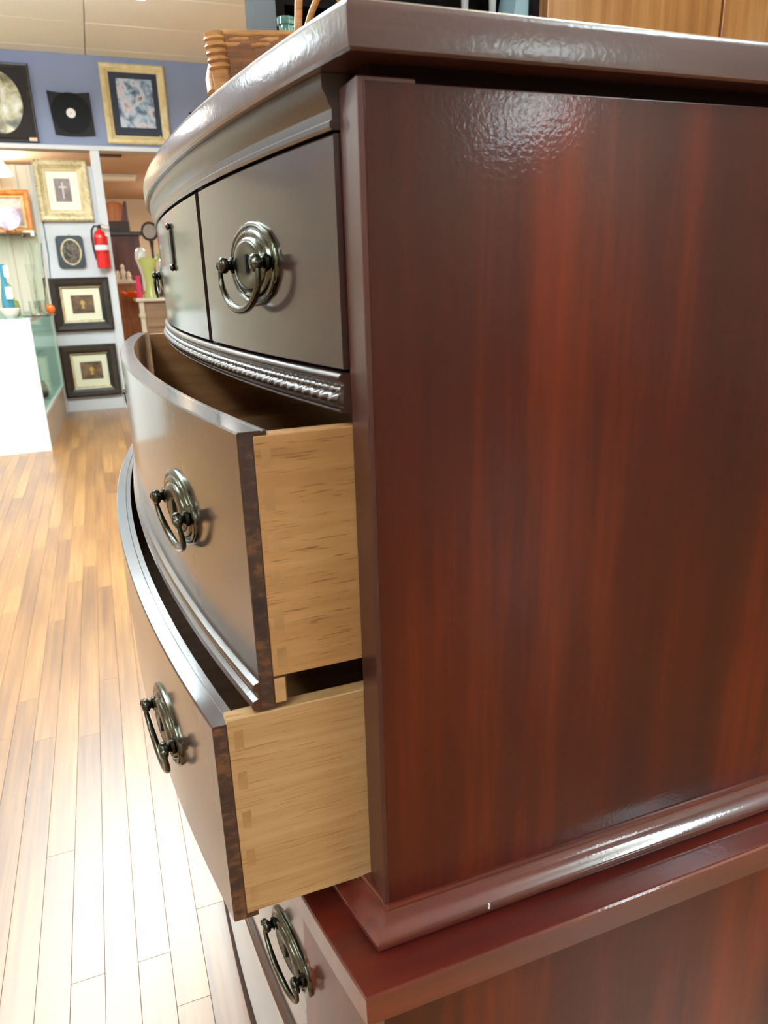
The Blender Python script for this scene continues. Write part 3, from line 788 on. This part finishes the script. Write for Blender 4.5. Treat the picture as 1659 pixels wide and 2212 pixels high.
# two black framed engravings
for i, (x0, x1, z0, z1, lab) in enumerate(((-.474, -.006, .682, 1.114, 'upper black framed picture with a wide cream mat, below the small plaque'), (-.474, -.022, .124, .566, 'lower black framed picture with a wide cream mat, just above the baseboard'))):
    t = thing('picture', lab, 'picture', ((x0 + x1) / 2, WY, z0), 'black framed pictures with cream mats')
    frame_bars(t, x0, x1, z0, z1, WY, .085, .045, BLKF)
    cx, cz = (x0 + x1) / 2 + .006, (z0 + z1) / 2 + .002
    w2, h2 = (x1 - x0) / 2 - .074, (z1 - z0) / 2 - .074
    frame_bars(t, cx - w2 - .006, cx + w2 + .006, cz - h2 - .006, cz + h2 + .006, WY - .004, .020, .022, GILT, 'gilt_slip')
    box('mat', (cx - w2, WY - .012, cz - h2), (cx + w2, WY, cz + h2), MATC, t)
    box('print', (cx - .088, WY - .015, cz - .074), (cx + .088, WY - .012, cz + .074), print_mat('engraving', [srgb(66, 50, 40), srgb(98, 76, 58), srgb(128, 100, 72)], 16), t)
    lathe('motif', [(.001, -.036), (.020, -.034), (.010, -.024), (.008, -.010), (.022, .008), (.012, .026), (.001, .034)], plain('gold_ink', srgb(176, 148, 70), 0.5), t, (cx, WY - .0146, cz), 10, 1, .08)

# ------------------------------------------------------------------ fire extinguisher on the post
RED = plain('extinguisher_red', srgb(206, 26, 30), 0.25, coat=0.5)
ex = thing('fire_extinguisher', 'red fire extinguisher with white label hanging on the white post', 'fire extinguisher', (-.02, WY - .06, 1.18))
ec = (-.022, WY - .068, 0)
lathe('cylinder', [(.001, 1.180), (.048, 1.182), (.054, 1.190), (.054, 1.420), (.050, 1.444), (.036, 1.466), (.020, 1.478), (.018, 1.492), (.001, 1.494)], RED, ex, ec, 28)
lathe('label', [(.0544, 1.325), (.0546, 1.326), (.0546, 1.362), (.0544, 1.363)], plain('label_white', srgb(236, 236, 236), 0.5), ex, ec, 28, caps=False)
lathe('instruction_band', [(.0544, 1.300), (.0546, 1.301), (.0546, 1.312), (.0544, 1.313)], plain('label_dark_red', srgb(150, 18, 22), 0.5), ex, ec, 28, caps=False)
box('valve', (-.038, WY - .086, 1.492), (-.006, WY - .050, 1.520), BRONZE, ex, .004)
tube('lever', [(-.020, WY - .068, 1.528), (.010, WY - .075, 1.530), (.052, WY - .080, 1.512)], .006, plain('nickel', srgb(200, 190, 180), 0.3, 1.0), ex, 8)
tube('carry_handle', [(-.020, WY - .068, 1.512), (.020, WY - .078, 1.500), (.056, WY - .080, 1.492)], .006, plain('nickel', srgb(200, 190, 180), 0.3, 1.0), ex, 8)
BLKR = plain('black_rubber', srgb(22, 22, 24), 0.5)
tube('hose', [(-.036, WY - .068, 1.508), (-.060, WY - .070, 1.512), (-.082, WY - .070, 1.480), (-.088, WY - .070, 1.420), (-.084, WY - .070, 1.330), (-.074, WY - .070, 1.250)], .008, BLKR, ex, 10)
ball('pressure_gauge', (-.022, WY - .090, 1.508), .012, plain('gauge_face', srgb(40, 40, 40), 0.4), ex)
box('bracket', (-.04, WY - .02, 1.38), (-.004, WY - .015, 1.46), plain('nickel', srgb(200, 190, 180), 0.3, 1.0), ex)

# ------------------------------------------------------------------ glass display case with its things
def quad_prism(name, pts, z0, z1, mat, root, bev=0.0): return prism(name, pts, z0, z1, mat, root, bev)
CX0, CXN, CXF, CYN, CYF = -1.55, -.542, -.485, 4.848, 6.40
CT = .86
dc = thing('display_case', 'white display counter with glass front and taupe base on the wood floor', 'display case', (-1.0, 5.6, 0))
def cpt(s, y): return CXN + (CXF - CXN) * (y - CYN) / (CYF - CYN) + s   # x of the front plane, set back by s
quad_prism('end_panel', [(CX0, CYN - .05), (CXN, CYN), (cpt(0, CYN + .02), CYN + .02), (CX0, CYN - .03)], 0, CT, MELA, dc)
quad_prism('kick_panel', [(cpt(-.02, CYN + .021), CYN + .021), (cpt(-.004, CYN + .021), CYN + .021), (cpt(-.004, CYF), CYF), (cpt(-.02, CYF), CYF)], 0, .222, TAUPE, dc)
quad_prism('deck', [(CX0, CYN + .0205), (cpt(-.003, CYN + .0205), CYN + .0205), (cpt(-.003, CYF), CYF), (CX0, CYF)], .222, .240, MELA, dc)
quad_prism('back_panel', [(CX0, CYN + .0205), (CX0 + .016, CYN + .0205), (CX0 + .016, CYF), (CX0, CYF)], .24, CT - .03, MELA, dc)
quad_prism('far_panel', [(CX0, CYF), (cpt(0, CYF), CYF), (cpt(0, CYF), CYF + .016), (CX0, CYF + .016)], .0, CT, MELA, dc)
quad_prism('glass_front', [(cpt(-.010, CYN + .022), CYN + .022), (cpt(-.004, CYN + .022), CYN + .022), (cpt(-.004, CYF - .001), CYF - .001), (cpt(-.010, CYF - .001), CYF - .001)], .241, CT - .026, GLASSG, dc)
quad_prism('glass_shelf', [(CX0 + .02, CYN + .03), (cpt(-.10, CYN + .03), CYN + .03), (cpt(-.10, CYF - .01), CYF - .01), (CX0 + .02, CYF - .01)], .545, .553, GLASSG, dc)
quad_prism('top_rail', [(cpt(-.024, CYN + .0205), CYN + .0205), (cpt(0, CYN + .0205), CYN + .0205), (cpt(0, CYF), CYF), (cpt(-.024, CYF), CYF)], CT - .024, CT, WHITEP, dc)
quad_prism('bottom_rail', [(cpt(-.0115, CYN + .0205), CYN + .0205), (cpt(.003, CYN + .0205), CYN + .0205), (cpt(.003, CYF), CYF), (cpt(-.0115, CYF), CYF)], .2405, .252, MELA, dc)
quad_prism('glass_top', [(CX0, CYN + .0205), (cpt(-.025, CYN + .0205), CYN + .0205), (cpt(-.025, CYF), CYF), (CX0, CYF)], CT - .010, CT, GLASSG, dc)
o = lathe('jug', [(.02, 0), (.034, .01), (.042, .05), (.036, .09), (.022, .11), (.026, .125), (.02, .126)], plain('dark_pewter', srgb(62, 66, 68), 0.35, .6), None, (-.60, 5.72, .2405), 20)
tag(o, 'dark pewter jug on the white deck inside the display case', 'jug')
o = lathe('inkwell', [(.03, 0), (.036, .01), (.03, .03), (.012, .04), (.014, .05), (.01, .051)], plain('dark_pewter', srgb(62, 66, 68), 0.35, .6), None, (-.60, 5.28, .2405), 20)
tag(o, 'small dark inkwell inside the display case, nearest its white end panel', 'inkwell')
o = box('card_box', (-.72, 5.55, .2405), (-.64, 5.62, .50), plain('pale_card', srgb(218, 226, 196), 0.6), None, .003)
tag(o, 'tall pale green box inside the display case behind the pewter jug', 'box')

# things on top of the case
def glassware(name, prof, x, y, mat, lab, cat, z=CT, seg=24, sx=1, wave=None):
    o = lathe(name, prof, mat, None, (x, y, z + .0005), seg, sx, 1, wave); return tag(o, lab, cat)
BLUEG = plain('blue_glass', srgb(96, 176, 206), 0.05, trans=0.6, ior=1.4)
AMBG = plain('olive_glass', srgb(176, 184, 110), 0.08, trans=0.6, ior=1.4)
ORG = plain('orange_glass', srgb(226, 106, 40), 0.1, trans=0.3, ior=1.4)
PORC = plain('white_porcelain', srgb(244, 242, 236), 0.12, coat=0.6)
PAPER = plain('white_paper', srgb(248, 248, 248), 0.7)
glassware('flower_vase', [(.036, 0), (.038, .006), (.034, .04), (.036, .20), (.043, .40), (.050, .47), (.048, .47), (.040, .40), (.033, .20), (.030, .03), (.001, .026)], -.470, 5.30, GLASS, 'tall clear glass flower vase standing on the display case', 'vase')
glassware('bud_vase', [(.030, 0), (.032, .005), (.016, .02), (.014, .10), (.020, .24), (.028, .34), (.026, .34), (.017, .24), (.010, .1), (.001, .03)], -.53, 5.42, GLASS, 'slim clear glass bud vase left of the tall clear vase', 'vase')
for (x, y, zb, sc, lab) in ((-.672, 5.09, CT, 1.0, 'tall blue glass bottle with white paper tags on the display case'),):
    t = thing('bottle', lab, 'bottle', (x, y, zb))
    lathe('body', [(.034, .0005), (.038, .01), (.036, .12), (.022, .20), (.016, .24), (.015, .32), (.020, .325), (.020, .335), (.014, .336)], BLUEG, t, (x, y, zb), 24)
    box('paper_tag', (x + .004, y - .052, zb + .120), (x + .040, y - .044, zb + .195), PAPER, t)
    box('paper_tag', (x + .012, y - .040, zb + .255), (x + .038, y - .034, zb + .325), PAPER, t)
glassware('decanter', [(.03, 0), (.044, .01), (.050, .05), (.040, .10), (.016, .13), (.014, .17), (.020, .175), (.012, .18), (.016, .20), (.001, .22)], -.665, 5.27, AMBG, 'olive green glass decanter on the display case right of the blue bottle', 'decanter')
glassware('bowl', [(.03, 0), (.034, .006), (.052, .03), (.070, .062), (.068, .062), (.050, .032), (.001, .012)], -.655, 4.925, PORC, 'white porcelain bowl at the front edge of the display case top', 'bowl')
glassware('tumbler', [(.030, 0), (.034, .004), (.038, .09), (.036, .09), (.031, .01), (.001, .008)], -.505, 5.00, GLASS, 'clear glass tumbler standing on the crystal tray, nearer the room', 'tumbler', CT + .012)
glassware('tumbler', [(.030, 0), (.034, .004), (.038, .09), (.036, .09), (.031, .01), (.001, .008)], -.470, 5.20, GLASS, 'clear glass tumbler standing on the tray next to the orange glass ball', 'tumbler', CT + .012)
glassware('tray', [(.07, 0), (.09, .004), (.108, .010), (.106, .012), (.085, .008), (.001, .007)], -.505, 5.08, GLASS, 'round crystal tray overhanging the front edge of the display case', 'tray', CT, 36)
glassware('glass_ball', [(.001, 0), (.018, .006), (.028, .022), (.030, .036), (.024, .054), (.010, .064), (.001, .066)], -.425, 5.14, ORG, 'small orange glass ball beside the tumblers on the display case', 'ornament', CT + .0108)
glassware('figurine', [(.03, 0), (.032, .01), (.014, .03), (.020, .07), (.030, .10), (.016, .13), (.022, .16), (.010, .19), (.001, .20)], -.785, 5.12, plain('pearl_glaze', srgb(206, 222, 196), 0.2, coat=.5), 'pale green glazed figurine on the display case left of the blue bottle', 'figurine')

# glass wall shelf, framed picture, plate, lamp
sh = thing('wall_shelf', 'glass wall shelf holding the amber frame above the display case', 'shelf', (-1.0, 6.33, 1.45))
box('pane', (-1.5, 6.17, 1.444), (-.497, BACK_Y + .019, 1.452), GLASSG, sh)
for x in (-1.3, -.60): box('bracket', (x, 6.20, 1.428), (x + .012, BACK_Y + .019, 1.4435), BRONZE, sh)
t = thing('picture', 'amber gold framed picture standing on the glass wall shelf', 'picture', (-.70, 6.40, 1.4525))
frame_bars(t, -.93, -.512, 1.4525, 1.782, 6.42, .055, .03, ORNG)
frame_bars(t, -.886, -.556, 1.4965, 1.738, 6.418, .026, .02, GOLDW, 'inner_frame')
box('print', (-.865, 6.405, 1.517), (-.577, 6.42, 1.717), print_mat('rose_print', [srgb(150, 120, 124), srgb(196, 168, 168), srgb(214, 190, 176), srgb(164, 140, 150)], 8), t)
t = thing('plate', 'round white plate with lilac pattern on a stand before the amber frame', 'plate', (-.672, 6.27, 1.4525))
Mp = Matrix.Translation((-.672, 6.270, 1.556)) @ Euler((R(80), 0, 0)).to_matrix().to_4x4()
pv, pf = [], []
prof = [(.001, .002), (.045, .003), (.052, .006), (.082, .012), (.083, .0135), (.050, .010), (.001, .006)]
for r_, h in prof:
    for j in range(32):
        a = 2 * math.pi * j / 32; pv.append(Mp @ Vector((r_ * math.cos(a), r_ * math.sin(a), h)))
for i in range(len(prof) - 1):
    for j in range(32):
        k = (j + 1) % 32; pf.append((i * 32 + j, i * 32 + k, (i + 1) * 32 + k, (i + 1) * 32 + j))
mesh('dish', pv, pf, print_mat('lilac_plate', [srgb(196, 192, 208), srgb(206, 204, 214), srgb(180, 166, 204), srgb(150, 130, 190)], 16, .12), t, 50)
for sx in (-.03, .03): tube('stand', [(-.672 + sx, 6.215, 1.4585), (-.672 + sx, 6.225, 1.456), (-.672 + sx, 6.30, 1.456), (-.672 + sx, 6.315, 1.56)], .0035, BRONZE, t, 8)
box('paper_tag', (-.532, 6.20, 1.4285), (-.505, 6.203, 1.468), PAPER, sh)
lp = thing('pendant_lamp', 'lit pendant lamp with a white conical shade above the amber frame', 'lamp', (-.745, 6.25, CEIL_Z))
tube('cord', [(-.745, 6.25, 2.00), (-.745, 6.25, CEIL_Z)], .004, WHITEP, lp, 8)
lathe('lamp_shade', [(.155, 0), (.157, 0), (.060, .165), (.012, .168), (.012, .160), (.055, .158), (.153, .003)], emitter('shade_glow', (1.0, .74, .44, 1), 3.2), lp, (-.745, 6.25, 1.866), 32, caps=False)
bt = thing('cable', 'thin dark cable running down the white partition beside the display case', 'cable', (-.46, 6.45, 1.0))
tube('wire', [(-.440, BACK_Y + .004, 1.56), (-.440, BACK_Y + .004, 1.30), (-.452, BACK_Y + .004, 1.15), (-.462, BACK_Y + .004, 1.02), (-.466, BACK_Y + .004, .8)], .004, plain('grey_cable', srgb(90, 96, 104), 0.5), bt, 8)

# ------------------------------------------------------------------ room behind the opening
MAHO = wood('red_mahogany', srgb(56, 22, 20), srgb(82, 34, 30), srgb(104, 48, 38), grain=(40, 40, 3), rough=0.35, coat=0.5)
OAKB = wood('orange_oak', srgb(124, 68, 30), srgb(160, 94, 44), srgb(184, 118, 62), grain=(40, 40, 3), rough=0.4, coat=0.3)
cb = thing('cabinet', 'dark red mahogany cabinet in the room behind the opening', 'cabinet', (.2, 8.75, 0))
box('carcass', (-.10, 8.50, 0), (.418, 8.95, 1.555), MAHO, cb, .004)
box('cabinet_top', (-.13, 8.46, 1.5552), (.450, 8.97, 1.598), wood('black_top', srgb(30, 22, 20), srgb(44, 32, 28), srgb(58, 44, 38), grain=(3, 40, 40), rough=.35), cb, .008)
for a, b in ((-.085, .155), (.165, .405)): box('door', (a, 8.485, .10), (b, 8.4995, 1.50), MAHO, cb, .003)
rb = thing('radio', 'brown wooden table radio with arched top on the mahogany cabinet', 'radio', (.2, 8.65, 1.6))
box('plinth', (.055, 8.50, 1.5985), (.335, 8.78, 1.705), plain('charcoal_plinth', srgb(56, 50, 48), 0.5), rb, .006)
pr_ = [(.075, 1.706), (.325, 1.706), (.325, 1.86)] + [(.325 - .25 * i / 8, 1.86 + .045 * math.sin(math.pi * i / 8)) for i in range(1, 8)] + [(.075, 1.86)]
slab_xz('case', pr_, 8.53, 8.76, OAKB, rb)
slab_xz('side_panel', [(.255, 1.707), (.328, 1.707), (.328, 1.905), (.300, 1.905)], 8.522, 8.5299, MAHO, rb)
dk = thing('chest_of_drawers', 'orange brown oak chest behind the white post in the next room', 'dresser', (.15, 7.6, 0))
box('carcass', (-.20, 7.47, 0), (.262, 7.95, 1.055), OAKB, dk, .004)
box('top', (-.22, 7.45, 1.0552), (.285, 7.97, 1.082), CREAM, dk, .006)
for z in (.08, .42, .74): box('drawer', (-.17, 7.455, z), (.235, 7.4695, z + .28), OAKB, dk, .003)
FIG = plain('bisque', srgb(224, 212, 196), 0.5)
for i, (x, h, lab) in enumerate(((.115, .10, 'pale bisque figurine on the oak chest, nearest the white post'), (.165, .16, 'tall pale bisque figurine in the middle of the oak chest top'), (.215, .09, 'short pale bisque figurine at the right end of the oak chest top'))):
    o = lathe('figurine', [(.026, 0), (.028, .01), (.016, .25 * h), (.026, .5 * h), (.014, .72 * h), (.020, .85 * h), (.001, h)], FIG, None, (x, 7.55, 1.0825), 16)
    tag(o, lab, 'figurine', 'bisque figurines on the oak chest')
PCH = plain('painted_cream', srgb(216, 204, 178), 0.5, var=0.08)
PBR = wood('taupe_drawer', srgb(116, 86, 62), srgb(142, 108, 80), srgb(160, 126, 96), grain=(3, 40, 40), rough=0.5, coat=.1)
wc = thing('side_table', 'cream painted side table with brown drawers, holding colourful glass vases', 'table', (.52, 7.2, 0))
box('table_top', (.222, 6.93, .890), (.84, 7.42, .922), PCH, wc, .008)
box('carcass', (.262, 6.975, .06), (.80, 7.40, .8895), PBR, wc, .003)
for x in (.245, .775):
    p = box('corner_post', (x, 6.958, 0), (x + .045, 7.0, .889), PCH, wc, .006)
    lathe('turning', [(.024, .74), (.034, .755), (.034, .775), (.024, .79)], PCH, p, (x + .022, 6.975, 0), 16)
for z in (.66, .43, .20): box('drawer', (.296, 6.957, z), (.770, 6.9745, z + .20), PBR, wc, .004)
# on the side table
def on_table(name, prof, x, y, mat, lab, cat, seg=24, wave=None, sx=1):
    return tag(lathe(name, prof, mat, None, (x, y, .9225), seg, sx, 1, wave), lab, cat)
VG = plain('yellow_green_glass', srgb(222, 232, 150), 0.12, trans=0.35, ior=1.35)
on_table('art_vase', [(.068, 0), (.066, .01), (.056, .04), (.044, .10), (.040, .17), (.050, .24), (.074, .31), (.092, .35), (.088, .35), (.046, .24), (.034, .16), (.001, .03)], .372, 7.00, VG, 'yellow green glass vase with a flaring lobed mouth on the side table', 'vase', 36, lambda t, a: (1 + .22 * max(0, t - .5) * math.sin(3 * a), .05 * max(0, t - .5) * math.sin(3 * a + .6)))
on_table('milk_vase', [(.030, 0), (.034, .006), (.016, .03), (.014, .20), (.036, .29), (.056, .36), (.052, .42), (.030, .455), (.012, .462)], .340, 7.375, plain('milk_glass', srgb(240, 246, 244), 0.15, coat=.5), 'white milk glass vase with an egg shaped top on the side table', 'vase')
on_table('bowl', [(.035, 0), (.04, .006), (.07, .016), (.10, .034), (.122, .050), (.120, .054), (.095, .040), (.001, .014)], .228, 7.215, plain('orange_art_glass', srgb(240, 92, 20), 0.12, coat=.6), 'ruffled orange glass bowl overhanging the left end of the side table', 'bowl', 40, lambda t, a: (1 + .10 * (1 - abs(2 * t - 1) * .5) * math.sin(6 * a), .012 * math.sin(6 * a) * min(1, t * 1.5)))
on_table('pink_vase', [(.022, 0), (.026, .008), (.022, .05), (.028, .11), (.018, .16), (.030, .20), (.024, .202)], .268, 7.052, plain('pink_glass', srgb(240, 70, 120), 0.15, trans=.2), 'small pink glass vase behind the orange bowl', 'vase')
on_table('fluted_vase', [(.030, 0), (.034, .008), (.018, .05), (.022, .18), (.050, .30), (.078, .40), (.074, .40), (.046, .30), (.001, .17)], .560, 7.30, plain('mint_glass', srgb(150, 240, 150), 0.12, trans=.3, ior=1.35), 'bright mint green fluted glass vase at the right of the side table', 'vase', 36, lambda t, a: (1 + .10 * math.sin(8 * a) * t, 0))
on_table('jar', [(.034, 0), (.038, .008), (.038, .12), (.022, .15), (.024, .165), (.02, .166)], .505, 7.13, plain('smoke_glass', srgb(56, 48, 50), 0.1, coat=.4), 'dark brown glass jar right of the yellow green vase', 'jar')
on_table('leaf_dish', [(.02, 0), (.03, .004), (.045, .012), (.060, .020), (.058, .023), (.04, .016), (.001, .008)], .53, 7.01, plain('rust_glass', srgb(190, 74, 36), 0.2, coat=.4), 'rust coloured low glass dish at the right front of the side table', 'dish', 32, lambda t, a: (1 + .12 * math.sin(5 * a) * t, 0))
ck2 = thing('wall_clock', 'small round dark clock standing behind the colourful vases', 'clock', (.40, 7.36, .923))
Mc = Matrix.Translation((.455, 7.345, 1.525)) @ Euler((R(86), 0, R(-28))).to_matrix().to_4x4()
def disc_prof(name, prof, mat):
    v, f = [], []
    for r_, h in prof:
        for j in range(32):
            a = 2 * math.pi * j / 32; v.append(Mc @ Vector((r_ * math.cos(a), r_ * math.sin(a), h)))
    for i in range(len(prof) - 1):
        for j in range(32):
            k = (j + 1) % 32; f.append((i * 32 + j, i * 32 + k, (i + 1) * 32 + k, (i + 1) * 32 + j))
    f.append(tuple(range((len(prof) - 1) * 32, len(prof) * 32))); f.append(tuple(range(32))[::-1])
    mesh(name, v, f, mat, ck2, 40)
disc_prof('clock_rim', [(.084, 0), (.088, .01), (.086, .026), (.074, .030), (.066, .022)], plain('clock_dark', srgb(44, 44, 46), 0.35))
disc_prof('clock_face', [(.066, .016), (.066, .0225)], plain('clock_face_grey', srgb(166, 152, 144), 0.5, var=.25, vscale=30))
lathe('pedestal', [(.042, 0), (.042, .02), (.02, .05), (.012, .20), (.012, .44), (.02, .50), (.02, .52)], plain('clock_dark', srgb(44, 44, 46), 0.35), ck2, (.455, 7.372, .9225), 16)
# ceiling fittings in the next room
vt = thing('ceiling_vent', 'dark slotted ceiling vent in the room behind the opening', 'vent', (.21, 8.8, BZ))
box('grille', (.06, 8.74, BZ - .012), (.36, 8.86, BZ - .0005), plain('vent_brown', srgb(70, 46, 32), 0.6), vt, .003)
for i in range(3): box('slat', (.07, 8.752 + .036 * i, BZ - .018), (.35, 8.772 + .036 * i, BZ - .0125), plain('vent_brown2', srgb(90, 62, 44), 0.6), vt)
fx = thing('strip_light', 'pale unlit strip light across the ceiling of the back room', 'light', (.35, 10.4, BZ))
box('tray', (-.35, 10.32, BZ - .02), (.60, 10.48, BZ - .0005), WHITEP, fx, .004)
box('diffuser', (-.33, 10.33, BZ - .075), (.58, 10.47, BZ - .0205), plain('diffuser_white', srgb(232, 228, 206), 0.5), fx, .012)
